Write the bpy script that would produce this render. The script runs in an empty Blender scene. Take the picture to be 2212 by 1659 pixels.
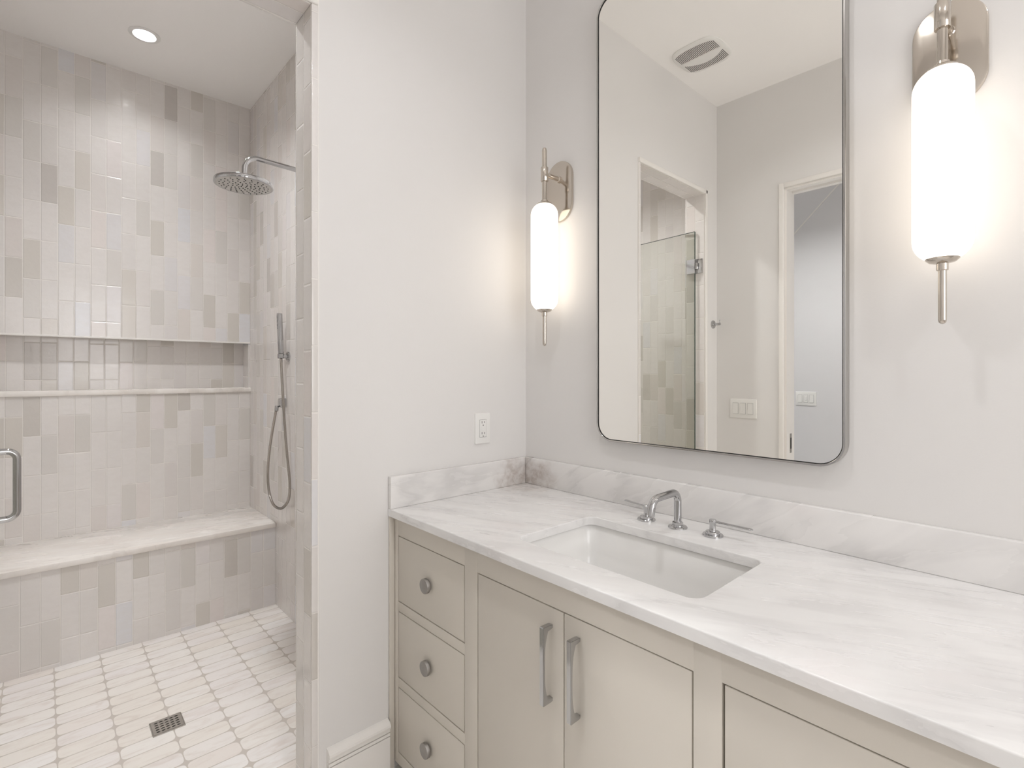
import bpy, bmesh, math, random
from mathutils import Vector, Matrix
PI = math.pi
S = bpy.context.scene
COL = S.collection
random.seed(4)

# ------------------------------------------------------------------ camera, world, exposure
cam_d = bpy.data.cameras.new('camera'); cam = bpy.data.objects.new('camera', cam_d); COL.objects.link(cam)
cam.location = (1.570, -1.5022, 1.339)
cam.rotation_euler = (PI/2, 0, 2.39941 - PI/2)
cam_d.sensor_width = 36.0; cam_d.lens = 36*1111.27/2212
cam_d.shift_x = -(1112.33-1106)/2212; cam_d.shift_y = -(829.5-807.68)/2212
cam_d.clip_start = 0.01
S.camera = cam
w = bpy.data.worlds.new('world'); S.world = w; w.use_nodes = True
w.node_tree.nodes['Background'].inputs[0].default_value = (0.8, 0.87, 1, 1)
w.node_tree.nodes['Background'].inputs[1].default_value = 0.3
S.view_settings.view_transform = 'Standard'; S.view_settings.look = 'None'
S.view_settings.gamma = 1; S.view_settings.use_curve_mapping = False
S.view_settings.exposure = 0.09
S.cycles.max_bounces = 10; S.cycles.diffuse_bounces = 7; S.cycles.glossy_bounces = 6
S.cycles.transmission_bounces = 10; S.cycles.transparent_max_bounces = 16
S.cycles.sample_clamp_indirect = 6.0; S.cycles.use_adaptive_sampling = True; S.cycles.adaptive_threshold = 0.04

# lamp strengths (each lamp is built further down, in its own builder)
L_MAIN, L_SHOWER, L_ENTRY, L_HALL, E_SCONCE, P_FILL = 490.0, 300.0, 1450.0, 2300.0, 1.5, 30.0
WARM = (0.99, 0.992, 1.0); NEUTRAL = (0.975, 0.988, 1.0)

# ------------------------------------------------------------------ key dimensions (metres)
H = 3.065            # ceiling
FRONT = -1.766       # wall opposite the vanity
T = 0.12             # partition between bathroom and shower
YO0, YO1, ZO = -0.883, -1.620, 2.487   # rough shower opening in the partition
JN, JF, JT = -0.902, -1.602, 2.463     # finished (tiled) opening
SX, SY, SL = -2.073, -0.505, -2.03     # shower back wall, vanity-side wall, far wall
HC, DC, TC = 0.885, 0.6444, 0.025      # countertop height, depth, thickness
FY = -0.624          # cabinet face
RX = 3.1             # end wall of the bathroom behind the camera
TW, TH = 0.0671, 0.2035

# ------------------------------------------------------------------ helpers
def lin(c):
    f = lambda v: (v/255/12.92) if v/255 <= 0.04045 else ((v/255+0.055)/1.055)**2.4
    return (f(c[0]), f(c[1]), f(c[2]), 1)
OFF = {}
def tag(o, label=None, cat=None, group=None, kind=None):
    if label: o['label'] = label
    if cat: o['category'] = cat
    if group: o['group'] = group
    if kind: o['kind'] = kind
    return o
def thing(name, label, cat, loc, group=None):
    o = bpy.data.objects.new(name, None); COL.objects.link(o)
    o.location = loc; o.empty_display_size = 0.05
    OFF[o.name] = Vector(loc)
    return tag(o, label, cat, group)
def obj(name, bm, mat, parent=None, smooth=True, angle=35, recalc=True):
    off = OFF.get(parent.name, Vector((0, 0, 0))) if parent else Vector((0, 0, 0))
    if off.length: bmesh.ops.translate(bm, verts=bm.verts, vec=-off)
    if recalc: bmesh.ops.recalc_face_normals(bm, faces=bm.faces)
    me = bpy.data.meshes.new(name); bm.to_mesh(me); bm.free()
    me.materials.append(mat)
    if smooth:
        me.polygons.foreach_set('use_smooth', [True]*len(me.polygons))
        me.set_sharp_from_angle(angle=math.radians(angle))
    o = bpy.data.objects.new(name, me); COL.objects.link(o)
    if parent: o.parent = parent; OFF[o.name] = off
    return o
def structure(name, bm, mat, **k):
    return tag(obj(name, bm, mat, **k), kind='structure')
def new(): return bmesh.new()
def box(bm, lo, hi, bev=0, seg=2):
    lo, hi = [min(a, b) for a, b in zip(lo, hi)], [max(a, b) for a, b in zip(lo, hi)]
    vs = [bm.verts.new((x, y, z)) for x in (lo[0], hi[0]) for y in (lo[1], hi[1]) for z in (lo[2], hi[2])]
    fs = [bm.faces.new([vs[i] for i in q]) for q in ((0,1,3,2),(4,6,7,5),(0,4,5,1),(2,3,7,6),(0,2,6,4),(1,5,7,3))]
    if bev:
        es = list({e for f in fs for e in f.edges})
        bmesh.ops.bevel(bm, geom=es, offset=bev, segments=seg, affect='EDGES', profile=0.5)
    return bm
def frame_of(d):
    d = Vector(d).normalized()
    a = Vector((0, 0, 1)) if abs(d.z) < 0.9 else Vector((1, 0, 0))
    u = d.cross(a).normalized(); return u, d.cross(u).normalized(), d
def lathe(bm, base, axis, prof, seg=32, cap=True):
    """prof: list of (radius, distance along axis)."""
    u, v, d = frame_of(axis); base = Vector(base); rings = []
    for r, h in prof:
        c = base + d*h
        if r < 1e-6: rings.append([bm.verts.new(c)])
        else: rings.append([bm.verts.new(c + u*(r*math.cos(2*PI*i/seg)) + v*(r*math.sin(2*PI*i/seg))) for i in range(seg)])
    for a, b in zip(rings, rings[1:]):
        for i in range(seg):
            j = (i+1) % seg
            q = [a[i % len(a)], a[j % len(a)], b[j % len(b)], b[i % len(b)]]
            q = [x for k, x in enumerate(q) if x not in q[:k]]
            if len(q) > 2: bm.faces.new(q)
    for R, in ((rings[0],), (rings[-1],)):
        if cap and len(R) > 2: bm.faces.new(R)
    return bm
def cyl(bm, p0, p1, r, seg=28, bev=0.0):
    p0, p1 = Vector(p0), Vector(p1); L = (p1-p0).length
    b = min(bev, r*0.9, L*0.45)
    pr = [(r, 0), (r, L)] if not b else [(r-b, 0), (r-b*0.3, b*0.3), (r, b), (r, L-b), (r-b*0.3, L-b*0.3), (r-b, L)]
    return lathe(bm, p0, p1-p0, pr, seg)
def tube(bm, pts, r, seg=16, cap=True, radii=None):
    pts = [Vector(p) for p in pts]; n = len(pts)
    tan = [(pts[min(i+1, n-1)]-pts[max(i-1, 0)]).normalized() for i in range(n)]
    u, v, _ = frame_of(tan[0]); rings = []
    for i in range(n):
        if i:
            u = (u - tan[i]*u.dot(tan[i])).normalized()
        v = tan[i].cross(u)
        rr = radii[i] if radii else r
        rings.append([bm.verts.new(pts[i]+u*(rr*math.cos(2*PI*k/seg))+v*(rr*math.sin(2*PI*k/seg))) for k in range(seg)])
    for a, b in zip(rings, rings[1:]):
        for k in range(seg): bm.faces.new((a[k], a[(k+1) % seg], b[(k+1) % seg], b[k]))
    if cap: bm.faces.new(rings[0]); bm.faces.new(rings[-1])
    return bm
def fillet(pts, rad, n=8):
    pts = [Vector(p) for p in pts]; out = [pts[0]]
    for i in range(1, len(pts)-1):
        a, b, c = pts[i-1], pts[i], pts[i+1]
        d1, d2 = (a-b).normalized(), (c-b).normalized()
        r = min(rad[i-1] if isinstance(rad, (list, tuple)) else rad, (a-b).length*.95, (c-b).length*.95)
        half = d1.angle(d2)/2; t = min(r/math.tan(half), (a-b).length*.95, (c-b).length*.95); r2 = t*math.tan(half)
        cen = b + (d1+d2).normalized()*(r2/math.sin(half))
        s, e = b+d1*t-cen, b+d2*t-cen
        for k in range(n+1):
            out.append(cen + s.normalized().slerp(e.normalized(), k/n)*s.length)
    out.append(pts[-1]); return out
def spline(pts, per=10):
    P = [Vector(p) for p in pts]; P = [P[0]*2-P[1]] + P + [P[-1]*2-P[-2]]; out = []
    for i in range(1, len(P)-2):
        for k in range(per):
            t = k/per; a, b, c, d = P[i-1:i+3]
            out.append(0.5*((2*b)+(c-a)*t+(2*a-5*b+4*c-d)*t*t+(3*b-a-3*c+d)*t**3))
    out.append(P[-2]); return out
def rrect(x0, x1, y0, y1, r, n=8):
    out = []
    for cx, cy, a0 in ((x1-r, y1-r, 0), (x0+r, y1-r, 90), (x0+r, y0+r, 180), (x1-r, y0+r, 270)):
        for k in range(n+1):
            a = math.radians(a0+90*k/n); out.append((cx+r*math.cos(a), cy+r*math.sin(a)))
    return out
def loft(bm, rings, cap0=True, cap1=True, closed=False):
    R = [[bm.verts.new(p) for p in ring] for ring in rings]
    pairs = list(zip(R, R[1:])) + ([(R[-1], R[0])] if closed else [])
    for a, b in pairs:
        for i in range(len(a)):
            j = (i+1) % len(a); bm.faces.new((a[i], a[j], b[j], b[i]))
    if not closed:
        if cap0: bm.faces.new(R[0])
        if cap1: bm.faces.new(R[-1])
    return bm
def plate(bm, ring2, to3, d0, d1, bev=0.002):
    """a plate with outline ring2 (2D), from depth d0 (back) to d1 (front) with an eased front edge."""
    cx = sum(p[0] for p in ring2)/len(ring2); cy = sum(p[1] for p in ring2)/len(ring2)
    hx = max(abs(p[0]-cx) for p in ring2); hy = max(abs(p[1]-cy) for p in ring2)
    sh = lambda k: [(cx+(p[0]-cx)*(1-k/hx), cy+(p[1]-cy)*(1-k/hy)) for p in ring2]
    s = 1 if d1 > d0 else -1
    L = [(0, d0), (0, d1-s*bev), (bev*.3, d1-s*bev*.3), (bev, d1)]
    return loft(bm, [[to3(a, b, d) for a, b in sh(k)] for k, d in L])
def extrude_poly(bm, pts3, vec):
    a = [bm.verts.new(p) for p in pts3]; b = [bm.verts.new(Vector(p)+Vector(vec)) for p in pts3]
    bm.faces.new(a); bm.faces.new(b[::-1]); n = len(a)
    for i in range(n): bm.faces.new((a[i], b[i], b[(i+1) % n], a[(i+1) % n]))
    return bm
def slab_with_holes(bm, outer, holes, z0, z1, to3=lambda a, b, d: (a, b, d)):
    es = []
    for loop in [outer]+holes:
        vs = [bm.verts.new(to3(p[0], p[1], z1)) for p in loop]
        es += [bm.edges.new((vs[i], vs[(i+1) % len(vs)])) for i in range(len(vs))]
    r = bmesh.ops.triangle_fill(bm, use_beauty=True, use_dissolve=False, edges=es)
    fs = [f for f in r['geom'] if isinstance(f, bmesh.types.BMFace)]
    ex = bmesh.ops.extrude_face_region(bm, geom=fs, use_keep_orig=True)
    d = Vector(to3(0, 0, z0))-Vector(to3(0, 0, z1))
    bmesh.ops.translate(bm, verts=[v for v in ex['geom'] if isinstance(v, bmesh.types.BMVert)], vec=d)
    return bm

# ------------------------------------------------------------------ materials
class NT:
    def __init__(s, name):
        s.m = bpy.data.materials.new(name); s.m.use_nodes = True; s.t = s.m.node_tree
        s.t.nodes.clear(); s.out = s.t.nodes.new('ShaderNodeOutputMaterial')
    def n(s, typ, **k):
        x = s.t.nodes.new('ShaderNode'+typ)
        for a, b in k.items(): setattr(x, a, b)
        return x
    def link(s, a, b): s.t.links.new(a, b)
    def put(s, sock, v):
        if isinstance(v, bpy.types.NodeSocket): s.link(v, sock)
        else: sock.default_value = v
    def math(s, op, a, b=None, c=None, clamp=False):
        x = s.n('Math', operation=op, use_clamp=clamp)
        s.put(x.inputs[0], a)
        if b is not None: s.put(x.inputs[1], b)
        if c is not None: s.put(x.inputs[2], c)
        return x.outputs[0]
    def mix(s, f, a, b, typ='MIX'):
        x = s.n('Mix', data_type='RGBA', blend_type=typ)
        s.put(x.inputs['Factor'], f); s.put(x.inputs[6], a); s.put(x.inputs[7], b)
        return x.outputs[2]
    def maprange(s, v, a, b, c=0.0, d=1.0, smooth=True):
        x = s.n('MapRange'); x.interpolation_type = 'SMOOTHSTEP' if smooth else 'LINEAR'
        s.put(x.inputs['Value'], v)
        for k, q in zip(('From Min', 'From Max', 'To Min', 'To Max'), (a, b, c, d)): s.put(x.inputs[k], q)
        return x.outputs['Result']
    def xyz(s, *v):
        x = s.n('CombineXYZ')
        for i, q in enumerate(v): s.put(x.inputs[i], q)
        return x.outputs[0]
    def pos(s):
        p = s.n('NewGeometry').outputs['Position']; x = s.n('SeparateXYZ'); s.link(p, x.inputs[0])
        return p, x.outputs
    def noise(s, vec, scale, detail=2.0, rough=0.5, dist=0.0):
        x = s.n('TexNoise'); s.put(x.inputs['Vector'], vec)
        for k, q in (('Scale', scale), ('Detail', detail), ('Roughness', rough), ('Distortion', dist)): s.put(x.inputs[k], q)
        return x.outputs['Fac']
    def bsdf(s, color, rough, metal=0.0, normal=None, spec=0.5, **k):
        b = s.n('BsdfPrincipled')
        s.put(b.inputs['Base Color'], color); s.put(b.inputs['Roughness'], rough); s.put(b.inputs['Metallic'], metal)
        s.put(b.inputs['Specular IOR Level'], spec)
        for a, q in k.items(): s.put(b.inputs[a], q)
        if normal is not None: s.link(normal, b.inputs['Normal'])
        s.link(b.outputs[0], s.out.inputs[0]); return b
    def bump(s, h, strength=0.5, dist=0.001):
        b = s.n('Bump'); s.put(b.inputs['Height'], h); s.put(b.inputs['Strength'], strength); s.put(b.inputs['Distance'], dist)
        return b.outputs[0]

def paint(name, rgb, rough=0.55, tex=0.25, spec=0.35):
    t = NT(name); p, _ = t.pos()
    n2 = t.noise(p, 3.0, 1)
    c = t.mix(t.maprange(n2, .3, .7, 0, .05), lin(rgb), lin([v*.96 for v in rgb]))
    t.bsdf(c, rough, normal=t.bump(t.noise(p, 260, 1), tex, 0.0004) if tex > .2 else None, spec=spec); return t.m
def metal(name, rgb, rough):
    t = NT(name); p, _ = t.pos()
    r = t.maprange(t.noise(p, 60, 2), .3, .7, rough*.85, rough*1.15)
    t.bsdf(lin(rgb), r, 1.0); return t.m
def plain(name, rgb, rough=0.4, spec=0.5):
    t = NT(name); p, _ = t.pos()
    r = t.maprange(t.noise(p, 40, 2), .3, .7, rough*.93, rough*1.07)
    t.bsdf(lin(rgb), r, 0.0, spec=spec); return t.m
def emit(name, rgb, strength):
    t = NT(name); e = t.n('Emission'); e.inputs[0].default_value = lin(rgb); e.inputs[1].default_value = strength
    t.link(e.outputs[0], t.out.inputs[0]); return t.m

TILE_RAMP = [(0.0, (215, 211, 206)), (.12, (223, 219, 216)), (.42, (229, 225, 222)), (.62, (227, 223, 220)),
             (.70, (221, 215, 211)), (.78, (223, 223, 226)), (.84, (229, 222, 219)), (.91, (214, 209, 202)), (.965, (206, 201, 195)), (1.0, (201, 196, 192))]
def tile(name, ua, u0, usign, va, v0, w=TW, h=TH, group=2, seed=0.0):
    """vertical glazed tiles: columns along axis ua, length along axis va; every `group` columns shift by half a tile."""
    t = NT(name); p, x = t.pos()
    u = t.math('MULTIPLY', t.math('SUBTRACT', x[ua], u0), usign/w)
    col = t.math('FLOOR', u); fu = t.math('FRACT', u)
    k = t.math('FLOOR', t.math('DIVIDE', t.math('ADD', col, 100.0*group), float(group)))
    ph = t.math('MULTIPLY', t.math('MODULO', k, 2.0), 0.5)
    v = t.math('ADD', t.math('DIVIDE', t.math('SUBTRACT', x[va], v0), h), t.math('ADD', ph, 50.0))
    row = t.math('FLOOR', v); fv = t.math('FRACT', v)
    wn = t.n('TexWhiteNoise', noise_dimensions='3D'); t.link(t.xyz(col, row, seed+.37), wn.inputs['Vector'])
    sc = t.n('SeparateColor'); t.link(wn.outputs['Color'], sc.inputs[0])
    ramp = t.n('ValToRGB'); e = ramp.color_ramp.elements
    while len(e) > 1: e.remove(e[0])
    for i, (a, c) in enumerate(TILE_RAMP):
        q = e[0] if i == 0 else e.new(a)
        q.position = a; q.color = lin(c)
    t.link(wn.outputs['Value'], ramp.inputs[0])
    stretch = t.n('Mapping'); t.link(p, stretch.inputs[0]); sv = [1, 1, 1]; sv[va] = 2.2; stretch.inputs['Scale'].default_value = sv
    cloud = t.noise(stretch.outputs[0], 22, 4, .6)
    c = t.mix(t.maprange(cloud, .35, .7, 0, .2), ramp.outputs[0], lin((214, 209, 204)))
    du = t.math('MULTIPLY', t.math('MINIMUM', fu, t.math('SUBTRACT', 1.0, fu)), w)
    dv = t.math('MULTIPLY', t.math('MINIMUM', fv, t.math('SUBTRACT', 1.0, fv)), h)
    wob = t.math('MULTIPLY', t.math('SUBTRACT', t.noise(p, 70, 2), .5), 0.0012)
    d = t.math('ADD', t.math('MINIMUM', du, dv), wob)
    g = t.maprange(d, 0.0010, 0.0018)
    c = t.mix(g, lin((231, 227, 222)), c)
    tilt = t.math('ADD', t.math('MULTIPLY', t.math('SUBTRACT', sc.outputs[0], .5), t.math('SUBTRACT', fu, .5)),
                  t.math('MULTIPLY', t.math('SUBTRACT', sc.outputs[1], .5), t.math('MULTIPLY', t.math('SUBTRACT', fv, .5), 2.0)))
    hgt = t.math('ADD', t.math('MULTIPLY', t.maprange(d, 0.0006, 0.0045), 1.3), t.math('MULTIPLY', tilt, 0.55))
    hgt = t.math('ADD', hgt, t.math('MULTIPLY', t.noise(p, 34, 3, .5), 0.75))
    r = t.math('ADD', t.math('MULTIPLY', t.math('SUBTRACT', 1.0, g), .4), t.maprange(cloud, .3, .7, .10, .2))
    t.bsdf(c, r, normal=t.bump(hgt, 0.75, 0.0011), spec=.5); return t.m

def floor_tile(name):
    t = NT(name); p, x = t.pos()
    LY, LX = 0.163, 0.0785
    u = t.math('DIVIDE', t.math('SUBTRACT', x[1], -0.651), LY); v = t.math('DIVIDE', t.math('SUBTRACT', x[0], -0.500), LX)
    cu, cv = t.math('FLOOR', u), t.math('FLOOR', v)
    a = t.math('ABSOLUTE', t.math('SUBTRACT', t.math('MULTIPLY', t.math('FRACT', u), 2.0), 1.0))
    b = t.math('ABSOLUTE', t.math('SUBTRACT', t.math('MULTIPLY', t.math('FRACT', v), 2.0), 1.0))
    a = t.math('DIVIDE', a, .978); b = t.math('DIVIDE', b, .945)
    f = t.math('POWER', t.math('ADD', t.math('POWER', a, 8.0), t.math('POWER', b, 4.0)), 0.2)
    m = t.maprange(f, .985, 1.02, 1.0, 0.0)
    wn = t.n('TexWhiteNoise', noise_dimensions='3D'); t.link(t.xyz(cu, cv, 3.1), wn.inputs['Vector'])
    ramp = t.n('ValToRGB'); e = ramp.color_ramp.elements
    while len(e) > 1: e.remove(e[0])
    for i, (q, c) in enumerate(((0, (236, 230, 222)), (.35, (241, 237, 232)), (.6, (238, 233, 230)), (.8, (242, 239, 236)), (1, (234, 226, 219)))):
        z = e[0] if i == 0 else e.new(q)
        z.position = q; z.color = lin(c)
    t.link(wn.outputs['Value'], ramp.inputs[0])
    mp = t.n('Mapping'); t.link(p, mp.inputs[0]); mp.inputs['Scale'].default_value = (3.2, .8, 1)
    ve = t.noise(mp.outputs[0], 9, 4, .6, 1.2)
    c = t.mix(t.maprange(ve, .45, .72, 0, .5), ramp.outputs[0], lin((216, 205, 196)))
    c = t.mix(m, lin((202, 194, 186)), c)
    t.bsdf(c, t.maprange(m, 0, 1, .75, .3, False), normal=t.bump(m, .6, .001)); return t.m

def marble(name, base, vein, vec_scale, rot, amount=.5, pink=(214, 200, 200), patch=0.0):
    t = NT(name); p, x = t.pos()
    rm = t.n('Mapping'); t.link(p, rm.inputs[0]); rm.inputs['Rotation'].default_value = rot
    mp = t.n('Mapping'); t.link(rm.outputs[0], mp.inputs[0]); mp.inputs['Scale'].default_value = vec_scale
    warp = t.n('TexNoise'); t.link(mp.outputs[0], warp.inputs['Vector']); warp.inputs['Scale'].default_value = 1.6; warp.inputs['Detail'].default_value = 3
    wv = t.n('VectorMath', operation='MULTIPLY_ADD'); t.link(warp.outputs['Color'], wv.inputs[0]); wv.inputs[1].default_value = (.55,)*3; t.link(mp.outputs[0], wv.inputs[2])
    n1 = t.noise(wv.outputs[0], 3.0, 5, .55)
    r1 = t.math('ABSOLUTE', t.math('SUBTRACT', n1, .5))
    thin = t.math('MULTIPLY', t.maprange(r1, 0.0, .13, 1.0, 0.0), t.maprange(t.noise(p, 4.5, 2), .42, .62))
    soft = t.maprange(t.noise(wv.outputs[0], 1.7, 4, .6), .44, .74)
    c = t.mix(t.math('MULTIPLY', soft, amount), lin(base), lin(vein))
    c = t.mix(t.math('MULTIPLY', thin, amount*.8), c, lin([v*.94 for v in vein]))
    c = t.mix(t.maprange(t.noise(p, 5.0, 3), .56, .74, 0, .4), c, lin(pink))
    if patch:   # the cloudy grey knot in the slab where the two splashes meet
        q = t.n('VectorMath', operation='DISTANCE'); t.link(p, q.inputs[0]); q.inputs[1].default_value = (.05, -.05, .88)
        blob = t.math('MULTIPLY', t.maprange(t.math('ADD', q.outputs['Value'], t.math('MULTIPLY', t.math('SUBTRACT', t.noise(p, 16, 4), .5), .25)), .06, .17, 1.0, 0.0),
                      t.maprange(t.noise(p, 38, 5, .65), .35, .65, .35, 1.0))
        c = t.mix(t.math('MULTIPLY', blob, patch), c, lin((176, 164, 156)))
    t.bsdf(c, t.maprange(n1, .3, .7, .22, .32), spec=.5); return t.m

def glass(name, tint):
    t = NT(name)
    tr = t.n('BsdfTransparent'); tr.inputs[0].default_value = lin(tint)
    gl = t.n('BsdfGlossy'); gl.inputs['Roughness'].default_value = 0.0
    fr = t.n('Fresnel'); bf = t.n('NewGeometry').outputs['Backfacing']; t.link(t.math('ADD', 1.45, t.math('MULTIPLY', bf, 1/1.45-1.45)), fr.inputs['IOR'])
    mx = t.n('MixShader'); t.link(fr.outputs[0], mx.inputs[0]); t.link(tr.outputs[0], mx.inputs[1]); t.link(gl.outputs[0], mx.inputs[2])
    t.link(mx.outputs[0], t.out.inputs[0]); return t.m

M_wall = paint('wall_paint', (225, 223, 221))
M_ceil = paint('ceiling_paint', (250, 248, 246), .7, 0)
M_hall = paint('hall_paint', (220, 219, 220), .6, 0)
M_trim = paint('trim_paint', (236, 233, 229), .32, .05, .5)
M_cab = paint('cabinet_paint', (207, 201, 191), .38, .12, .45)
M_floorm = paint('bath_floor', (232, 228, 223), .4)
M_dark = plain('dark_void', (18, 17, 16), .6)
M_chrome = metal('chrome', (192, 192, 193), .07)
M_nickel = metal('polished_nickel', (205, 197, 187), .13)
M_knob = metal('brushed_nickel', (166, 163, 160), .45)
M_steel = metal('drain_steel', (192, 188, 183), .36)
M_frame = metal('mirror_frame_steel', (188, 186, 183), .16)
M_satin = metal('satin_nickel', (208, 206, 203), .5)
M_hose = metal('hose_steel', (176, 170, 164), .22)
M_mirror = metal('mirror_silver', (250, 249, 245), .001)
M_plastic = plain('white_plastic', (232, 231, 228), .35)
M_porc = plain('white_porcelain', (235, 234, 232), .12)
M_slot = plain('slot_dark', (30, 28, 27), .5)
M_rubber = plain('nozzle_rubber', (24, 24, 26), .5)
M_caulk = plain('door_edge_glass', (70, 84, 78), .15)
M_glass = glass('clear_glass', (250, 251, 249))
M_fillglass = glass('fill_window_glass', (254, 254, 254))
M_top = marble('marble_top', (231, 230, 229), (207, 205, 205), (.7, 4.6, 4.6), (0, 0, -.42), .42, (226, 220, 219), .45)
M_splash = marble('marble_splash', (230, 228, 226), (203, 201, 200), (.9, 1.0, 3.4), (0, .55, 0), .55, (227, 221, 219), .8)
M_bench = marble('marble_bench', (241, 237, 232), (224, 215, 207), (4.2, 1.0, 1.0), (0, 0, .25), .5, (236, 227, 221))
M_shade = None

# ------------------------------------------------------------------ setting: bathroom shell
def back_tile(seed, vz=0.914): return tile('tile_back_%d' % seed, 1, SY, -1, 2, vz, seed=seed)
bm = new(); box(bm, (-2.4, 0, -.1), (RX+.1, .12, H+.1)); structure('wall_back', bm, M_wall, smooth=False)
bm = new()   # partition with the shower opening
box(bm, (-T, YO0, 0), (0, 0, H)); box(bm, (-T, FRONT-.12, 0), (0, YO1, H)); box(bm, (-T, YO1, ZO), (0, YO0, H))
structure('wall_left', bm, M_wall, smooth=False)
DX0, DX1, DZ = .412, 1.22, 2.43   # doorway in the wall opposite
bm = new()
box(bm, (0, FRONT-.12, 0), (DX0, FRONT, H)); box(bm, (DX1, FRONT-.12, 0), (RX+.1, FRONT, H)); box(bm, (DX0, FRONT-.12, DZ), (DX1, FRONT, H))
structure('wall_front', bm, M_wall, smooth=False)
WY0, WY1, WZ0, WZ1 = -1.55, -.20, .95, 2.55     # window added for fill light in the unseen end wall behind the camera
bm = new()
box(bm, (RX, FRONT, 0), (RX+.12, 0, WZ0)); box(bm, (RX, FRONT, WZ1), (RX+.12, 0, H)); box(bm, (RX, FRONT, WZ0), (RX+.12, WY0, WZ1)); box(bm, (RX, WY1, WZ0), (RX+.12, 0, WZ1))
structure('wall_right', bm, M_wall, smooth=False)
fill_win = tag(bpy.data.objects.new('fill_window', None), kind='structure'); COL.objects.link(fill_win)
bm = new()
for a, b, c, d in ((WY0, WY0+.05, WZ0, WZ1), (WY1-.05, WY1, WZ0, WZ1), (WY0, WY1, WZ0, WZ0+.05), (WY0, WY1, WZ1-.05, WZ1), (WY0, WY1, 1.73, 1.77)):
    box(bm, (RX+.03, a, c), (RX+.08, b, d))
obj('fill_window_frame', bm, M_trim, fill_win, smooth=False)
bm = new(); box(bm, (RX+.052, WY0, WZ0), (RX+.058, WY1, WZ1)); obj('fill_window_pane', bm, M_fillglass, fill_win, smooth=False)
fill_d = bpy.data.lights.new('window_fill_light', 'AREA'); fill_d.shape = 'RECTANGLE'; fill_d.size = 1.35; fill_d.size_y = 1.6; fill_d.energy = P_FILL; fill_d.color = (1.0, .985, .985)  # area lamp added outside the pane to brighten the room
so = bpy.data.objects.new('window_fill_light', fill_d); COL.objects.link(so); so.location = (RX+.16, (WY0+WY1)/2, (WZ0+WZ1)/2); so.rotation_euler = (0, PI/2, 0)
CANS = [(-1.634, -1.122), (-.72, -1.122), (.86, -1.02), (2.25, -1.0), (.25, -2.42)]
bm = new(); slab_with_holes(bm, [(-2.4, -4.2), (RX+.1, -4.2), (RX+.1, .12), (-2.4, .12)],
    [[(cx+.049*math.cos(2*PI*k/32), cy+.049*math.sin(2*PI*k/32)) for k in range(32)] for cx, cy in CANS], H+.1, H)
structure('ceiling', bm, M_ceil, smooth=False)
bm = new(); box(bm, (-T, -4.2, -.1), (RX+.1, .12, 0)); structure('floor', bm, M_floorm, smooth=False)
# shower shell
bm = new(); box(bm, (-2.4, SL-.1, -.1), (-T, SY+.1, 0)); structure('floor_shower', bm, floor_tile('floor_tile'), smooth=False)
NZ0, NZ1, ND, NY0, NY1 = 1.222, 1.541, .12, -.517, -1.96
bm = new()
box(bm, (SX-.12, SL, 0), (SX, SY, NZ0)); box(bm, (SX-.12, SL, NZ1), (SX, SY, H))
box(bm, (SX-.12, NY0, NZ0), (SX, SY, NZ1)); box(bm, (SX-.12, SL, NZ0), (SX, NY1, NZ1))
structure('wall_shower_back', bm, back_tile(1), smooth=False)
bm = new(); box(bm, (SX-.22, SL, NZ0-.1), (SX-.12, SY, NZ1+.1)); structure('wall_niche_back', bm, back_tile(2, 1.0), smooth=False)
bm = new(); box(bm, (SX-.12, SY, 0), (-T, SY+.1, H)); structure('wall_shower_right', bm, tile('tile_side', 0, SX, 1, 2, 1.016, seed=7), smooth=False)
bm = new(); box(bm, (SX-.12, SL-.1, 0), (-T, SL, H)); structure('wall_shower_left', bm, tile('tile_far', 0, SX, 1, 2, .93, seed=9), smooth=False)
bm = new(); box(bm, (-T-.012, SY, 0), (-T, YO0+.02, H)); box(bm, (-T-.012, YO1-.02, 0), (-T, SL, H)); box(bm, (-T-.012, YO0+.02, ZO), (-T, YO1-.02, H))
structure('wall_shower_front', bm, tile('tile_front', 1, SY, -1, 2, 1.0, seed=11), smooth=False)
# tiled jambs and soffit of the opening
bm = new(); box(bm, (-T-.012, JN, 0), (0, YO0, ZO), .002); structure('trim_1', bm, tile('tile_jamb', 0, -T-.002, 1, 2, 2.326, .0605, TH, 1, 13), smooth=False)
bm = new(); box(bm, (-T-.012, JF, 0), (0, YO1, ZO), .002); structure('trim_2', bm, tile('tile_jamb_far', 0, -T-.002, 1, 2, 2.2, .0605, TH, 1, 15), smooth=False)
bm = new(); box(bm, (-T-.012, JF, JT), (0, JN, ZO), .002); structure('trim_3', bm, tile('tile_soffit', 0, -T-.002, 1, 1, -.9, .0605, TH, 1, 17), smooth=False)
# white liner framing the opening on the bathroom side
def liner(y0, y1, z0, z1):
    b = new(); box(b, (0, y0, z0), (.004, y1, z1), .0015); return b
structure('trim_4', liner(JN, YO0, 0, ZO), tile('tile_liner', 2, 0, 1, 1, 0, TH, .5, 1, 19))
bm = new(); box(bm, (0, JF-.003, 0), (.011, YO1-.006, ZO+.006), .004, 3); structure('trim_5', bm, M_trim)
bm = new(); box(bm, (0, YO1-.006, JT+.001), (.011, YO0, ZO+.004), .004, 3); structure('trim_6', bm, M_trim)
bm = new(); cyl(bm, (.002, YO0+.0015, 0), (.002, YO0+.0015, ZO), .0028, 10); structure('trim_7', bm, M_trim)
# niche: sill slab, thin metal edge along the top
bm = new(); box(bm, (SX-.12, SY, NZ0), (SX+.012, SL+.02, NZ0+.028), .003); structure('trim_8', bm, M_bench)
bm = new(); box(bm, (SX-.008, SY, NZ1-.006), (SX+.003, SL+.02, NZ1+.004), .001); structure('trim_9', bm, M_trim)
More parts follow.
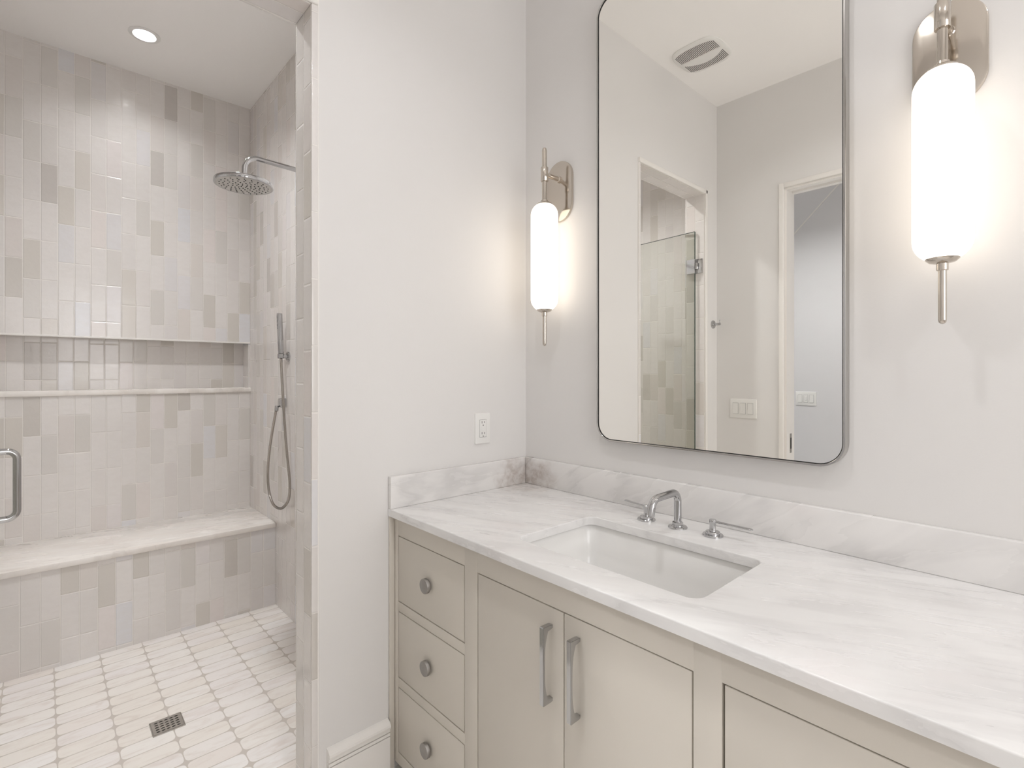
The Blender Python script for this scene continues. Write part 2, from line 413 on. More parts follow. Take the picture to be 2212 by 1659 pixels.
# baseboards
BP = [(0, 0), (.018, 0), (.018, .1240), (.007, .1242), (.007, .1273), (.018, .1275), (.018, .1370), (.007, .1372), (.007, .1403), (.018, .1405),
      (.019, .150), (.0235, .154), (.025, .160), (.0235, .166), (.016, .174), (.008, .178), (0, .179)]
bm = new(); extrude_poly(bm, [(a, -.646, b) for a, b in BP], (0, -.209, 0)); structure('baseboard_left', bm, M_trim, angle=25)
bm = new(); extrude_poly(bm, [(.0, FRONT+a, b) for a, b in BP], (.38, 0, 0)); extrude_poly(bm, [(DX1+.032, FRONT+a, b) for a, b in BP], (RX-DX1-.032, 0, 0))
structure('baseboard_front', bm, M_trim, angle=25)
# doorway to the hall: casing, jamb lining, pocket track, hall beyond
def casing(name, lo, hi):
    b = new(); box(b, lo, hi, .005, 3); structure(name, b, M_trim)
casing('trim_10', (DX0-.030, FRONT, 0), (DX0, FRONT+.012, DZ+.030)); casing('trim_11', (DX1, FRONT, 0), (DX1+.030, FRONT+.012, DZ+.030))
casing('trim_12', (DX0, FRONT, DZ), (DX1, FRONT+.012, DZ+.030))
bm = new()
box(bm, (DX0, FRONT-.12, 0), (DX0+.012, FRONT, DZ)); box(bm, (DX1-.012, FRONT-.12, 0), (DX1, FRONT, DZ))
box(bm, (DX0+.012, FRONT-.045, DZ-.012), (DX1-.012, FRONT, DZ)); box(bm, (DX0+.012, FRONT-.12, DZ-.012), (DX1-.012, FRONT-.085, DZ))
structure('trim_13', bm, M_trim, smooth=False)
HY = -3.456
bm = new(); box(bm, (-1.2, HY-.1, 0), (RX+.1, HY, H)); structure('wall_hall_back', bm, M_hall, smooth=False)
bm = new(); box(bm, (-1.3, HY-.1, 0), (-1.2, FRONT-.12, H)); structure('wall_hall_left', bm, M_hall, smooth=False)
bm = new(); box(bm, (RX, HY, 0), (RX+.1, FRONT-.12, H)); structure('wall_hall_right', bm, M_hall, smooth=False)
bm = new(); box(bm, (-1.2, SL-.16, 0), (-T, SL-.1, H)); structure('wall_hall_front', bm, M_hall, smooth=False)

bm = new(); extrude_poly(bm, [(-.30, HY, 2.40), (-.294, HY, 2.393), (.305, HY, 2.993), (.299, HY, 3.0)], (0, .004, 0)); structure('light_streak_strip', bm, M_trim, smooth=False)  # thin white strip standing in for a diagonal streak of light on the wall

# ------------------------------------------------------------------ shower bench
t = thing('shower_bench', 'built-in shower bench with pale marble top over tiled front', 'bench', (SX+.25, (SY+SL)/2, 0))
bm = new(); box(bm, (SX, SL, 0), (-1.576, SY, .45)); obj('bench_base', bm, tile('tile_bench', 1, SY, -1, 2, .12, seed=5), t, smooth=False)
bm = new(); box(bm, (SX, SL, .45), (-1.566, SY, .4765), .003); obj('bench_top', bm, M_bench, t)

# ------------------------------------------------------------------ vanity cabinet
VX = 1.558
t = thing('vanity_cabinet', 'greige painted vanity cabinet with inset doors and drawers under marble top', 'cabinet', (VX/2, -.31, 0))
Z_D = ((.575, .797), (.3205, .5445), (.069, .290)); G = .0031
bm = new()
fy0, fy1 = FY, FY+.020
for a, b in ((0, .031), (.402, .459), (1.096, 1.150), (1.528, VX)): box(bm, (a+(.0 if a == 0 else -G*0), fy0, .03), (b, fy1, .86), .0008)
for a, b in ((.031, .402), (1.150, 1.528)):
    for z0, z1 in ((.797, .86), (.5445, .575), (.290, .3205), (.03, .069)): box(bm, (a-.001, fy0+.0001, z0), (b+.001, fy1, z1), .0006)
box(bm, (.458, fy0+.0001, .794), (1.097, fy1, .86), .0006); box(bm, (.458, fy0+.0001, .03), (1.097, fy1, .069), .0006)
obj('face_frame', bm, M_cab, t, angle=30)
bm = new()
for a, b in ((0, .018), (.42, .438), (1.115, 1.133), (VX-.018, VX)): box(bm, (a, fy1, .03), (b, -.004, .855))
box(bm, (0, fy1, .03), (VX, -.004, .048)); box(bm, (0, -.012, .03), (VX, -.004, .855))
obj('carcass', bm, M_cab, t, smooth=False)
bm = new(); box(bm, (.02, FY+.06, 0), (VX-.02, -.02, .03)); obj('toe_kick', bm, M_cab, t, smooth=False)
bm = new(); box(bm, (.0005, -.6425, 0), (.010, FY, .859), .003); obj('filler_strip', bm, M_cab, t)
def knob(parent, x, z):
    bm = new()
    lathe(bm, (x, FY, z), (0, -1, 0), [(.006, -.001), (.006, .0045), (.0085, .006), (.0215, .0065), (.0228, .0078), (.0228, .0165), (.0222, .0178), (.0208, .0183), (0, .0183)], 40)
    obj('knob', bm, M_knob, parent)
def drawer(x0, x1, z0, z1):
    bm = new(); box(bm, (x0+G, FY+.0006, z0+G), (x1-G, FY+.020, z1-G), .0016, 2)
    box(bm, (x0+.02, FY+.0195, z0+.015), (x1-.02, -.1, z0+.03))
    d = obj('drawer', bm, M_cab, t, angle=30); knob(d, (x0+x1)/2, (z0+z1)/2)
for z0, z1 in Z_D: drawer(.031, .402, z0, z1)
for z0, z1 in Z_D: drawer(1.1515, 1.528, z0, z1)
def pull(parent, x, z0, z1, wd=.0125):
    pr = [(0, z1-.001), (.006, z1+.0005), (.031, z1+.001), (.033, z1-.001), (.033, z0+.001), (.031, z0-.001), (.006, z0-.0005), (0, z0+.001),
          (0, z0+.0085), (.007, z0+.0095), (.016, z0+.010)]
    n = 14
    for k in range(n+1):      # inner edge: thick at the feet, slim in the middle
        q = k/n; z = z0+.012+(z1-z0-.024)*q; e = abs(2*q-1)
        pr.append((.0275-.0105*e**3.2, z))
    pr += [(.016, z1-.010), (.007, z1-.0095), (0, z1-.0085)]
    bm = new(); extrude_poly(bm, [(x-wd/2, FY-a, z) for a, z in pr], (wd, 0, 0))
    bmesh.ops.bevel(bm, geom=[e for e in bm.edges if abs(e.verts[0].co.x-e.verts[1].co.x) < 1e-6], offset=.0009, segments=2, affect='EDGES')
    obj('handle', bm, M_chrome, parent, angle=25)
for x0, x1, hx in ((.459, .7775, .738), (.7775, 1.096, .8215)):
    bm = new(); box(bm, (x0+(G if x0 < .5 else .0013), FY+.0006, .069+G), (x1-(G if x1 > 1 else .0013), FY+.020, .794-G), .0016, 2)
    d = obj('door', bm, M_cab, t, angle=30); pull(d, hx, .574, .754)

# ------------------------------------------------------------------ countertop, sink, faucet
t = thing('countertop', 'white veined marble countertop with upstands in the room corner', 'countertop', (.79, -.32, HC-TC))
bm = new()
e = .0032
def edge_rings(loop_at):      # eased edge: bottom, side, rounded top arris
    return [loop_at(k, z) for k, z in ((0, HC-TC), (0, HC-e), (e*.10, HC-e*.55), (e*.35, HC-e*.2), (e*.75, HC-e*.03), (e, HC))]
def outer(k, z): return [(.001, -.0005, z), (.001, -DC+k, z), (VX+.017, -DC+k, z), (VX+.017, -.0005, z)]
def inner_(k, z): return [(a, b, z) for a, b in rrect(.521-k, 1.058+k, -.536-k, -.211+k, .030+k, 8)]
es_top, es_bot = [], []
for fn in (outer, inner_):
    R = [[bm.verts.new(p) for p in r] for r in edge_rings(fn)]
    for a, b in zip(R, R[1:]):
        for i in range(len(a)): j = (i+1) % len(a); bm.faces.new((a[i], a[j], b[j], b[i]))
    for R_, es in ((R[-1], es_top), (R[0], es_bot)):
        es += [bm.edges.get((R_[i], R_[(i+1) % len(R_)])) for i in range(len(R_))]
bmesh.ops.triangle_fill(bm, use_beauty=True, edges=es_top); bmesh.ops.triangle_fill(bm, use_beauty=True, edges=es_bot)
obj('slab', bm, M_top, t, angle=33)
bm = new(); box(bm, (.001, -.0205, HC), (VX+.017, -.0005, HC+.1076), .0025, 3); obj('backsplash', bm, M_splash, t)
bm = new(); box(bm, (.0005, -DC, HC), (.0205, -.0215, HC+.1076), .0025, 3); obj('backsplash', bm, M_splash, t)

t = thing('sink', 'white rectangular undermount sink below the faucet', 'sink', (.79, -.373, .72))
bm = new()
def ring(dx, z, r): return [(a, b, z) for a, b in rrect(.521-dx, 1.058+dx, -.536-dx, -.211+dx, r, 8)]
zb = HC-TC-.0005
loft(bm, [ring(.026, zb-.002, .05), ring(.010, zb-.002, .038), ring(.007, zb-.005, .036), ring(.002, zb-.08, .034), ring(-.004, zb-.125, .032), ring(-.016, zb-.14, .036), ring(-.034, zb-.147, .04),
          ring(-.09, zb-.150, .04), ring(-.148, zb-.152, .012),
          ring(-.148, zb-.162, .012), ring(-.02, zb-.158, .04), ring(.006, zb-.13, .042), ring(.014, zb-.02, .044), ring(.022, zb-.012, .05)], closed=True)
obj('basin', bm, M_porc, t, angle=60)
bm = new(); lathe(bm, (.79, -.373, zb-.156), (0, 0, 1), [(.012, 0), (.031, 0), (.031, .004), (.026, .0065), (.014, .004), (0, .005)], 32); obj('drain_plug', bm, M_chrome, t)
bm = new(); box(bm, (.79-.13, -.388, zb-.166), (.79+.13, -.358, zb-.1575)); obj('basin_floor', bm, M_porc, t)

FX, FYY = .774, -.119
t = thing('faucet', 'chrome widespread bathroom faucet behind the sink with two lever handles', 'faucet', (FX, FYY, HC))
bm = new()
tube(bm, fillet([(FX, FYY, HC+.010), (FX, FYY, .9915), (FX, -.2525, .9885), (FX, -.2625, .945)], [.028, .030], 10), .0108, 24)
obj('spout', bm, M_chrome, t)
bm = new(); lathe(bm, (FX, FYY, HC), (0, 0, 1), [(.028, 0), (.028, .0025), (.0265, .0045), (.018, .0060), (.0175, .0075), (.0135, .0085)], 36); obj('spout_base', bm, M_chrome, t)
bm = new(); lathe(bm, (FX, FYY, HC+.008), (0, 0, 1), [(.0155, 0), (.0155, .0085), (.0125, .0105)], 6); obj('spout_nut', bm, M_chrome, t, angle=15)
def lever_handle(x, y, end):
    bm = new(); lathe(bm, (x, y, HC), (0, 0, 1), [(.028, 0), (.028, .0035), (.0265, .0052), (.0195, .0055), (.0195, .0115), (.018, .013), (.0095, .0135), (.0085, .017), (.0085, .034), (.0095, .0355), (.0095, .0445), (.0082, .046), (0, .0465)], 36)
    h = obj('handle', bm, M_chrome, t)
    a = Vector((x, y, HC+.041)); b = Vector(end); bm = new()
    d = (b-a); side = d.cross(Vector((0, 0, 1))).normalized(); up = side.cross(d.normalized()); rings = []
    for q, hw, ht in ((.05, .0035, .0035), (.22, .003, .003), (.36, .0058, .0024), (.6, .0064, .0026), (.9, .0068, .003), (.97, .0062, .0028), (1.0, .003, .0014)):
        c = a+d*q; rings.append([c+side*(hw*math.cos(2*PI*k/14))+up*(ht*math.sin(2*PI*k/14)) for k in range(14)])
    loft(bm, rings); obj('lever', bm, M_chrome, h)
lever_handle(.667, -.119, (.566, -.088, .9235)); lever_handle(.881, -.117, (.992, -.118, .9255))

# ------------------------------------------------------------------ mirror
MX0, MX1, MZ0, MZ1, MR = .402, 1.183, 1.101, 2.678, .064
t = thing('wall_mirror', 'tall metal-framed mirror with rounded corners above the sink', 'mirror', ((MX0+MX1)/2, 0, MZ0))
bm = new(); q = rrect(MX0+.004, MX1-.004, MZ0+.004, MZ1-.004, MR-.004, 12)
loft(bm, [[(a, -.026, b) for a, b in q], [(a, -.0285, b) for a, b in q]]); obj('glass', bm, M_mirror, t, smooth=False)
bm = new()
def mring(k, y): return [(a, y, b) for a, b in rrect(MX0+k, MX1-k, MZ0+k, MZ1-k, MR-k, 12)]
loft(bm, [mring(0, -.001), mring(0, -.0315), mring(.001, -.033), mring(.0045, -.033), mring(.0055, -.032), mring(.0055, -.0245), mring(.0055, -.001)], closed=True)
obj('frame', bm, M_frame, t, angle=30)
bm = new(); loft(bm, [mring(.0054, -.0295), mring(.0078, -.0295), mring(.0078, -.0284), mring(.0054, -.0284)], closed=True); obj('gasket', bm, M_slot, t, smooth=False)

# ------------------------------------------------------------------ wall sconces
def shade_mat():
    t = NT('opal_glass_lit'); p, x = t.pos()
    e = t.n('Emission'); e.inputs[0].default_value = (1.0, .90, .77, 1); e.inputs[1].default_value = E_SCONCE
    g = t.n('BsdfPrincipled'); g.inputs['Base Color'].default_value = lin((240, 236, 230)); g.inputs['Roughness'].default_value = .18
    a = t.n('AddShader'); t.link(e.outputs[0], a.inputs[0]); t.link(g.outputs[0], a.inputs[1]); t.link(a.outputs[0], t.out.inputs[0]); return t.m
M_shade = shade_mat()
def sconce(x, label):
    y = -.092
    t = thing('wall_sconce', label, 'wall lamp', (x, 0, 2.055), 'wall sconces flanking the mirror')
    bm = new(); plate(bm, rrect(x-.066, x+.066, 1.936, 2.172, .0655, 14), lambda a, b, d: (a, d, b), 0, -.011, .003); obj('backplate', bm, M_nickel, t, angle=25)
    bm = new(); cyl(bm, (x, -.010, 2.101), (x, y, 2.101), .0085, 24); obj('arm', bm, M_nickel, t)
    bm = new(); lathe(bm, (x, -.011, 2.101), (0, -1, 0), [(.0125, 0), (.0125, .007), (.0105, .009), (.0085, .009)], 28); obj('arm_collar', bm, M_nickel, t)
    bm = new(); lathe(bm, (x, y, 1.985), (0, 0, 1), [(.0095, 0), (.0095, .205), (.0085, .212), (.005, .2165), (0, .2175)], 28); obj('rod', bm, M_nickel, t)
    bm = new(); lathe(bm, (x, y, 2.073), (0, 0, 1), [(.0095, 0), (.0135, 0), (.0142, .001), (.0142, .053), (.0135, .054), (.0095, .054)], 28); obj('sleeve', bm, M_nickel, t)
    R, r, z0, z1 = .052, .046, 1.578, 1.990; pr = [(.0, z0)]
    for k in range(11): a = PI/2*k/10; pr.append((R-r+r*math.sin(a), z0+r-r*math.cos(a)))
    for k in range(11): a = PI/2*k/10; pr.append((R-r+r*math.cos(a), z1-r+r*math.sin(a)))
    pr.append((0, z1))
    bm = new(); lathe(bm, (x, y, 0), (0, 0, 1), pr, 40); obj('shade', bm, M_shade, t, angle=80)
    bm = new(); lathe(bm, (x, y, 1.9815), (0, 0, 1), [(.031, 0), (.030, .004), (.024, .0095), (.014, .0125), (.0125, .02), (.0105, .021)], 32); obj('cap', bm, M_nickel, t)
    bm = new(); lathe(bm, (x, y, 1.5865), (0, 0, -1), [(.030, 0), (.029, .004), (.023, .010), (.012, .013)], 32); obj('cap', bm, M_nickel, t)
    bm = new(); lathe(bm, (x, y, 1.575), (0, 0, -1), [(.0105, 0), (.0105, .015), (.0095, .016), (.0075, .0165), (.0075, .121), (.0065, .126), (.0035, .129), (0, .130)], 28); obj('finial', bm, M_nickel, t)
sconce(.199, 'lit white glass sconce in the room corner, between mirror and shower partition')
sconce(1.378, 'lit white glass sconce nearest the camera, on the far side of mirror from shower')

# ------------------------------------------------------------------ electrical plates
def rocker_plate(name, label, cx, cz, y, n, face, toggle=()):
    t = thing(name, label, 'light switch', (cx, y, cz)); W = .0835 if n == 2 else .165
    s = face
    bm = new(); plate(bm, rrect(cx-W/2, cx+W/2, cz-.0595, cz+.0595, .004, 4), lambda a, b, d: (a, d, b), y, y+s*.0065, .003); obj('plate', bm, M_plastic, t)
    for i in range(n):
        x = cx+(i-(n-1)/2)*.046
        bm = new(); box(bm, (x-.0172, y+s*.004, cz-.0345), (x+.0172, y+s*.0068, cz+.0345)); obj('recess', bm, M_slot if False else M_grey, t, smooth=False)
        bm = new()
        if i in toggle:
            box(bm, (x-.0162, y+s*.005, cz-.0335), (x+.0162, y+s*.008, cz+.0335), .001); box(bm, (x-.008, y+s*.007, cz-.018), (x+.008, y+s*.0125, cz+.018), .003)
        else:
            extrude_poly(bm, [(x-.0160, y+s*a, cz+b) for a, b in ((.005, -.0333), (.0105, -.0333), (.0085, 0), (.0105 if i % 2 else .0078, .0333), (.005, .0333))], (.032, 0, 0))
        obj('rocker', bm, M_plastic, t, angle=20)
M_grey = plain('shadow_gap_grey', (120, 118, 115), .6)
rocker_plate('light_switch', 'white triple rocker switch plate on wall beside the doorway, seen in mirror', .171, 1.124, FRONT, 3, 1)
rocker_plate('light_switch', 'white triple switch plate with small middle toggle on grey hall wall beyond doorway', -.02, 1.124, HY, 3, 1, (1,))
t = thing('wall_outlet', 'white duplex power outlet on partition above the marble upstand', 'power outlet', (0, -.2375, 1.1265))
oy, oz = -.2375, 1.1265
bm = new(); plate(bm, rrect(oy-.0372, oy+.0372, oz-.0592, oz+.0592, .004, 4), lambda a, b, d: (d, a, b), 0, .0068, .003); obj('plate', bm, M_plastic, t)
bm = new(); box(bm, (.005, oy-.0172, oz-.0345), (.0070, oy+.0172, oz+.0345)); obj('recess', bm, M_grey, t, smooth=False)
bm = new(); box(bm, (.005, oy-.0163, oz-.0336), (.0082, oy+.0163, oz+.0336), .001); rec = obj('receptacle', bm, M_plastic, t)
for dz in (.021, -.0215):
    for dy, h in ((-.0063, .0045), (.0063, .0036)):
        bm = new(); box(bm, (.0075, oy+dy-.0011, oz+dz+.003-h), (.0084, oy+dy+.0011, oz+dz+.003+h)); obj('slot', bm, M_slot, rec, smooth=False)
    bm = new(); cyl(bm, (.0075, oy, oz+dz-.0085), (.0084, oy, oz+dz-.0085), .0022, 14); obj('slot', bm, M_slot, rec)
for dz in (.0042, -.0042):
    bm = new(); box(bm, (.0075, oy-.0085, oz+dz-.0032), (.0092, oy+.0085, oz+dz+.0032), .0008); obj('button', bm, M_plastic, rec)

# ------------------------------------------------------------------ shower fittings
AX, HY2, HZ = -.80, -.878, 2.138     # rain head centre
t = thing('rain_shower', 'round chrome rain shower head on bent wall arm', 'shower head', (AX, HY2, HZ))
bm = new(); tube(bm, fillet([(AX, SY, 2.252), (AX, HY2+.004, 2.262), (AX, HY2, HZ+.032)], .055, 10), .0105, 20); obj('arm', bm, M_chrome, t)
bm = new(); lathe(bm, (AX, SY, 2.252), (0, -1, 0), [(.030, 0), (.030, .006), (.027, .010), (.012, .012)], 32); obj('flange', bm, M_chrome, t)
bm = new(); lathe(bm, (AX, HY2, HZ+.010), (0, 0, 1), [(.018, 0), (.018, .012), (.0125, .016), (.0135, .018), (.0135, .030), (.0115, .032)], 28); obj('ball_joint', bm, M_chrome, t)
bm = new(); lathe(bm, (AX, HY2, HZ-.008), (0, 0, 1), [(.106, .001), (.109, .0002), (.112, .001), (.113, .003), (.113, .015), (.111, .018), (.03, .020), (0, .020)], 64); disc = obj('spray_disc', bm, M_chrome, t)
bm = new(); lathe(bm, (AX, HY2, HZ-.008), (0, 0, 1), [(0, 0), (.104, 0), (.1058, .0009), (.1058, .0014), (0, .0014)], 64); obj('spray_face', bm, M_satin, t)
first = None
for r, n in ((.012, 4), (.027, 9), (.043, 13), (.060, 17), (.077, 20), (.092, 22)):
    for k in range(n):
        a = 2*PI*(k+.37*n)/n
        px, py = AX+r*math.cos(a), HY2+r*math.sin(a)
        if first is None:
            bm = new(); lathe(bm, (px, py, HZ-.0078), (0, 0, -1), [(.0027, 0), (.0027, .0012), (.0016, .0022), (0, .0022)], 8)
            first = obj('nozzle', bm, M_rubber, disc); f0 = (px, py)
        else:
            c = first.copy(); COL.objects.link(c); c.parent = disc; c.location = (px-f0[0], py-f0[1], 0)
# hand shower
WX, WY = -1.364, -.545
t = thing('hand_shower', 'slim chrome hand shower wand with long looped metal hose', 'hand shower', (WX, WY, 1.45))
tilt = Vector((-.012, -.004, .218)).normalized()
b0 = Vector((WX, WY, 1.452))
bm = new(); lathe(bm, b0, tilt, [(.0105, -.004), (.0138, -.002), (.0145, .001), (.0145, .214), (.0135, .2175), (0, .2178)], 28); wand = obj('wand', bm, M_chrome, t)
bm = new()
for k in range(10):
    c = b0+tilt*(.135+.0075*k)+Vector((0, -.0145, 0)); cyl(bm, c+Vector((-.006, .002, 0)), c+Vector((.006, .002, 0)), .0021, 8)
obj('spray_strip', bm, M_rubber, wand)
hp = [(WX, WY, 1.452), (WX, WY, 1.425)]
def at_y(u, v, y):
    tn = (u-1112.33)/1111.27; up = (807.68-v)/1111.27; c, s = math.cos(2.39941), math.sin(2.39941)
    d = Vector((c+s*tn, s-c*tn, up)); k = (y+1.5022)/d.y; return Vector((1.570, -1.5022, 1.339))+d*k
for u, v, y in ((611.5, 860, -.553), (616.5, 940, -.548), (622, 1000, -.543), (626, 1045, -.539), (623.5, 1078, -.536), (613, 1095, -.535), (601.5, 1098, -.535), (589, 1087, -.536), (581, 1060, -.538),
                (578.5, 1022, -.541), (582, 975, -.545), (588.5, 930, -.549), (596.5, 886, -.552)):
    hp.append(at_y(u, v, y))
path = spline(hp, 16); OX = hp[-1]
bm = new(); rad = []
dense = []
for a, b in zip(path, path[1:]):
    for k in range(3): dense.append(a+(b-a)*k/3)
tube(bm, dense, .007, 12, radii=[.0066+.0007*(i % 2) for i in range(len(dense))]); obj('hose', bm, M_hose, t, angle=60)
t = thing('shower_bracket', 'round chrome wall bracket holding the hand shower wand', 'bracket', (-1.36, SY, 1.434))
bm = new(); lathe(bm, (-1.362, SY, 1.434), (0, -1, 0), [(.027, 0), (.027, .006), (.025, .0085), (.011, .0095), (.011, .036)], 32); obj('flange', bm, M_chrome, t)
bm = new(); lathe(bm, (WX, WY+.0005, 1.4255), tilt, [(.0128, 0), (.0165, 0), (.0165, .022), (.0128, .0225), (.0128, 0)], 28); obj('cradle', bm, M_chrome, t)
bm = new(); cyl(bm, (-1.3635, SY-.030, 1.434), (WX, WY-.001, 1.436), .0095, 20); obj('stem', bm, M_chrome, t)
t = thing('water_outlet', 'chrome wall outlet elbow feeding the shower hose', 'outlet', (OX.x, SY, OX.z+.03))
bm = new(); plate(bm, rrect(OX.x-.026, OX.x+.026, OX.z+.014, OX.z+.066, .014, 6), lambda a, b, d: (a, d, b), SY, -.538, .008); obj('body', bm, M_chrome, t)
bm = new(); cyl(bm, (OX.x, OX.y+.002, OX.z-.004), (OX.x, OX.y+.004, OX.z+.024), .0105, 20, .002); obj('connector', bm, M_chrome, t)
# floor drain
t = thing('floor_drain', 'small square steel drain with perforated grate in shower floor', 'drain', (-.773, -1.153, 0))
bm = new(); holes = []
dx0, dx1, dy0, dy1 = -.819, -.727, -1.2015, -1.1045
for i in range(5):
    for j in range(5):
        hx = dx0+.0145+i*.01575; hy = dy0+.016+j*.01625
        holes.append([(hx+.0036*math.cos(2*PI*k/12), hy+.0058*math.sin(2*PI*k/12)) for k in range(12)])
slab_with_holes(bm, [(dx0, dy0), (dx1, dy0), (dx1, dy1), (dx0, dy1)], holes, .0015, .004); obj('grate', bm, M_steel, t, smooth=False)
bm = new(); box(bm, (dx0, dy0, .0003), (dx1, dy1, .0009)); obj('sump', bm, M_dark, t, smooth=False)
bm = new(); loft(bm, [[(a, b, z) for a, b in rrect(dx0-k, dx1+k, dy0-k, dy1+k, .003, 3)] for k, z in ((.0035, 0), (.0035, .0035), (.001, .0035), (.001, 0))], closed=True); obj('rim', bm, M_steel, t)

# glass door, open into the shower, pivoting on the far jamb
hx, hy = -.057, -1.589; ex, ey = -.64, -1.632
dd = Vector((ex-hx, ey-hy, 0)).normalized(); nn = Vector((-dd.y, dd.x, 0))     # nn points towards -y
if nn.y < 0: nn = -nn
t = thing('shower_door', 'frameless clear glass shower door swung open into the shower', 'door', (hx, hy, 0))
P = Vector((hx, hy, 0)); E = Vector((ex, ey, 0))
def gl(a, z, o): return P+dd*a+nn*o+Vector((0, 0, z))
Lg = (E-P).length; bm = new()
loft(bm, [[gl(0, z, -.005), gl(Lg, z, -.005), gl(Lg, z, .005), gl(0, z, .005)] for z in (.012, 2.237)]); pane = obj('glass_pane', bm, M_glass, t, smooth=False)
bm = new(); loft(bm, [[gl(-.0012, z, -.005), gl(.0002, z, -.005), gl(.0002, z, .005), gl(-.0012, z, .005)] for z in (.012, 2.237)])
loft(bm, [[gl(0, z, -.005), gl(Lg, z, -.005), gl(Lg, z, .005), gl(0, z, .005)] for z in (2.2368, 2.2382)]); obj('polished_edge', bm, M_caulk, t, smooth=False)
for z in (2.018, .26):
    bm = new()
    loft(bm, [[gl(-.004, q, -.0095), gl(.055, q, -.0095), gl(.055, q, .0095), gl(-.004, q, .0095)] for q in (z-.045, z+.045)])
    h = obj('hinge', bm, M_chrome, t, angle=20)
    bm = new(); cyl(bm, gl(-.012, z-.02, 0), gl(-.012, z+.02, 0), .009, 18, .001); obj('barrel', bm, M_chrome, h)
    bm = new(); box(bm, (hx+.004, JF-.001, z-.045), (hx+.045, JF+.005, z+.045), .001); obj('wall_leaf', bm, M_chrome, h)
for sgn in (1, -1):
    a = .492; o1 = .066*sgn; o0 = .005*sgn
    bm = new(); tube(bm, fillet([gl(a, 1.111, o0), gl(a, 1.111, o1), gl(a, .912, o1), gl(a, .912, o0)], .024, 8), .0095, 20); obj('pull_handle', bm, M_chrome, t)

# robe hook on the pier beyond the opening
ry, rz = -1.712, 1.655
t = thing('robe_hook', 'small chrome robe hook on narrow wall by the opening, seen in mirror', 'hook', (0, ry, rz))
bm = new(); lathe(bm, (0, ry, rz), (1, 0, 0), [(.026, 0), (.026, .005), (.024, .008), (.010, .009), (.009, .012)], 32); obj('flange', bm, M_chrome, t)
bm = new(); cyl(bm, (.009, ry, rz), (.050, ry, rz), .0085, 22, .0015); obj('peg', bm, M_chrome, t)
bm = new(); cyl(bm, (.046, ry, rz+.006), (.046, ry, rz+.026), .003, 12, .001); obj('pin', bm, M_chrome, t)
# strike of the pocket door on the jamb
t = thing('strike_plate', 'narrow dark metal latch strike on the doorway jamb, seen in mirror', 'latch', (DX0+.012, FRONT-.06, .93))
bm = new(); box(bm, (DX0+.012, FRONT-.078, .87), (DX0+.0135, FRONT-.05, .985), .0005); obj('plate', bm, M_steel, t)
bm = new(); box(bm, (DX0+.0132, FRONT-.072, .895), (DX0+.0139, FRONT-.056, .96)); obj('slot', bm, M_slot, t, smooth=False)

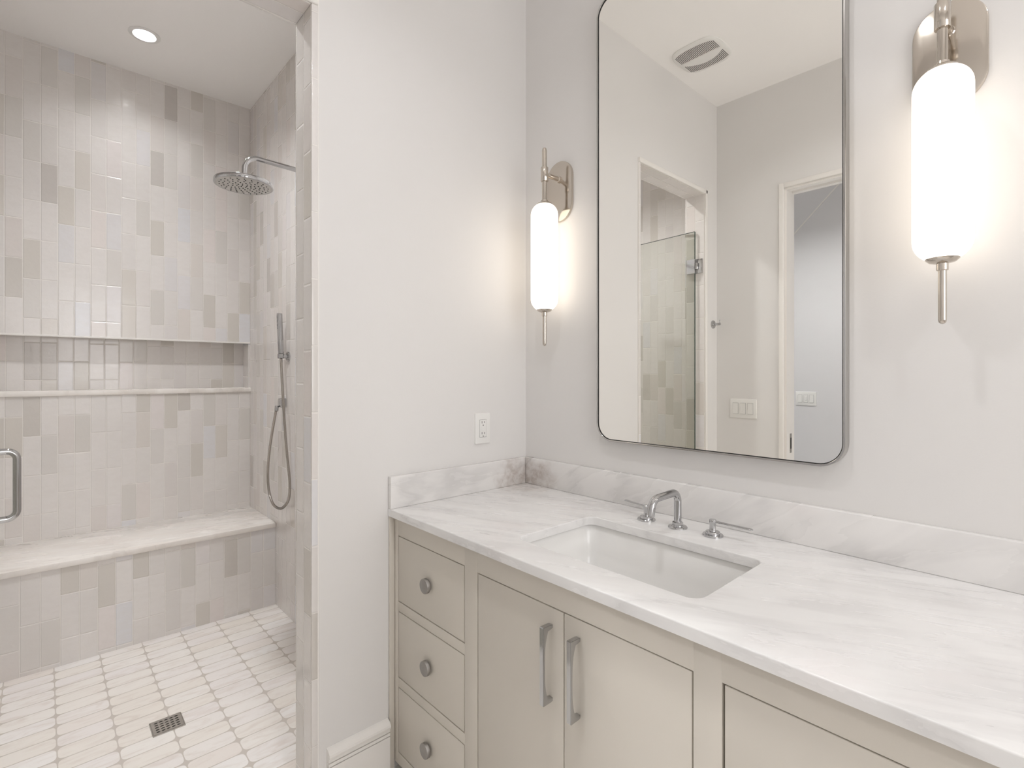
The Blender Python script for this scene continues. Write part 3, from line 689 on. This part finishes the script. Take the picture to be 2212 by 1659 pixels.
# ceiling fan cover
fx, fyy = .202, -1.180
t = thing('exhaust_fan', 'white squarish exhaust fan grille on bathroom ceiling, seen in mirror', 'fan', (fx, fyy, H))
def squircle(hw, z, n=72, e=3.6):
    out = []
    for k in range(n):
        a = 2*PI*k/n; c, s = math.cos(a), math.sin(a)
        out.append((fx+hw*math.copysign(abs(c)**(2/e), c), fyy+hw*math.copysign(abs(s)**(2/e), s), z))
    return out
bm = new(); loft(bm, [squircle(.134, H), squircle(.134, H-.004), squircle(.130, H-.009), squircle(.120, H-.012)]); cover = obj('cover', bm, M_plastic, t)
NS = 28
def inner(q, sg): return .016 if sg > 0 else .012+.050*(1-q*q)     # straight on one side, smiling curve on the other
for sg in (1, -1):
    bm = new()
    for i in range(NS):
        q = -1+2*(i+.5)/NS; x = fx+q*.110
        y0, y1 = fyy+sg*inner(q, sg), fyy+sg*.110*(1-abs(q)**3*.22)
        box(bm, (x-.0016, y0, H-.0118), (x+.0016, y1, H-.0124))
    obj('grille', bm, M_slot, t, smooth=False)
bm = new(); up = [(fx+.112*(1-2*k/24), fyy+inner(0, 1)-.004) for k in range(25)]; dn = [(fx-.112*(1-2*k/24), fyy-inner(-1+2*k/24, -1)+.004) for k in range(25)]
o = up+dn; ox = sum(p[0] for p in o)/len(o); oy2 = sum(p[1] for p in o)/len(o)
loft(bm, [[(ox+(p[0]-ox)*k, oy2+(p[1]-oy2)*k, H-z) for p in o] for k, z in ((1, .0115), (.985, .0128), (.8, .0140), (.4, .0146))]); obj('centre_panel', bm, M_plastic, t)

# ------------------------------------------------------------------ recessed lamps
def downlight(label, i, color, radiance):
    x, y = CANS[i]
    t = thing('recessed_light', label, 'ceiling light', (x, y, H))
    bm = new(); lathe(bm, (x, y, H), (0, 0, -1), [(.047, 0), (.068, 0), (.068, .002), (.064, .0045), (.050, .0055), (.047, .003), (.047, 0)], 48, False)
    obj('trim_ring', bm, M_plastic, t)
    bm = new(); lathe(bm, (x, y, H), (0, 0, 1), [(.0470, -.003), (.0430, .038), (.0430, .05), (.0485, .05), (.0485, .001)], 48, False); obj('baffle', bm, M_plastic, t)
    bm = new(); lathe(bm, (x, y, H), (0, 0, 1), [(0, .036), (.0428, .036), (.0428, .044), (0, .044)], 40)
    nt = NT('lamp_lens'); e = nt.n('Emission'); e.inputs[0].default_value = (*color, 1); e.inputs[1].default_value = radiance
    nt.link(e.outputs[0], nt.out.inputs[0]); obj('lens', bm, nt.m, t)
downlight('round recessed ceiling light glowing above the tiled shower', 0, NEUTRAL, L_SHOWER)
downlight('round recessed ceiling light above the shower entrance, outside the frame', 1, NEUTRAL, L_ENTRY)
downlight('round recessed ceiling light over the vanity, outside the frame', 2, WARM, L_MAIN)
downlight('added recessed fill light, unseen behind the camera near the end wall', 3, WARM, L_MAIN)  # extra unseen lamp, added to light the room from behind the camera
downlight('added recessed light in the hall, standing in for its daylight', 4, (.985, .992, 1.0), L_HALL)  # lamp added in place of the daylight that fills the hall
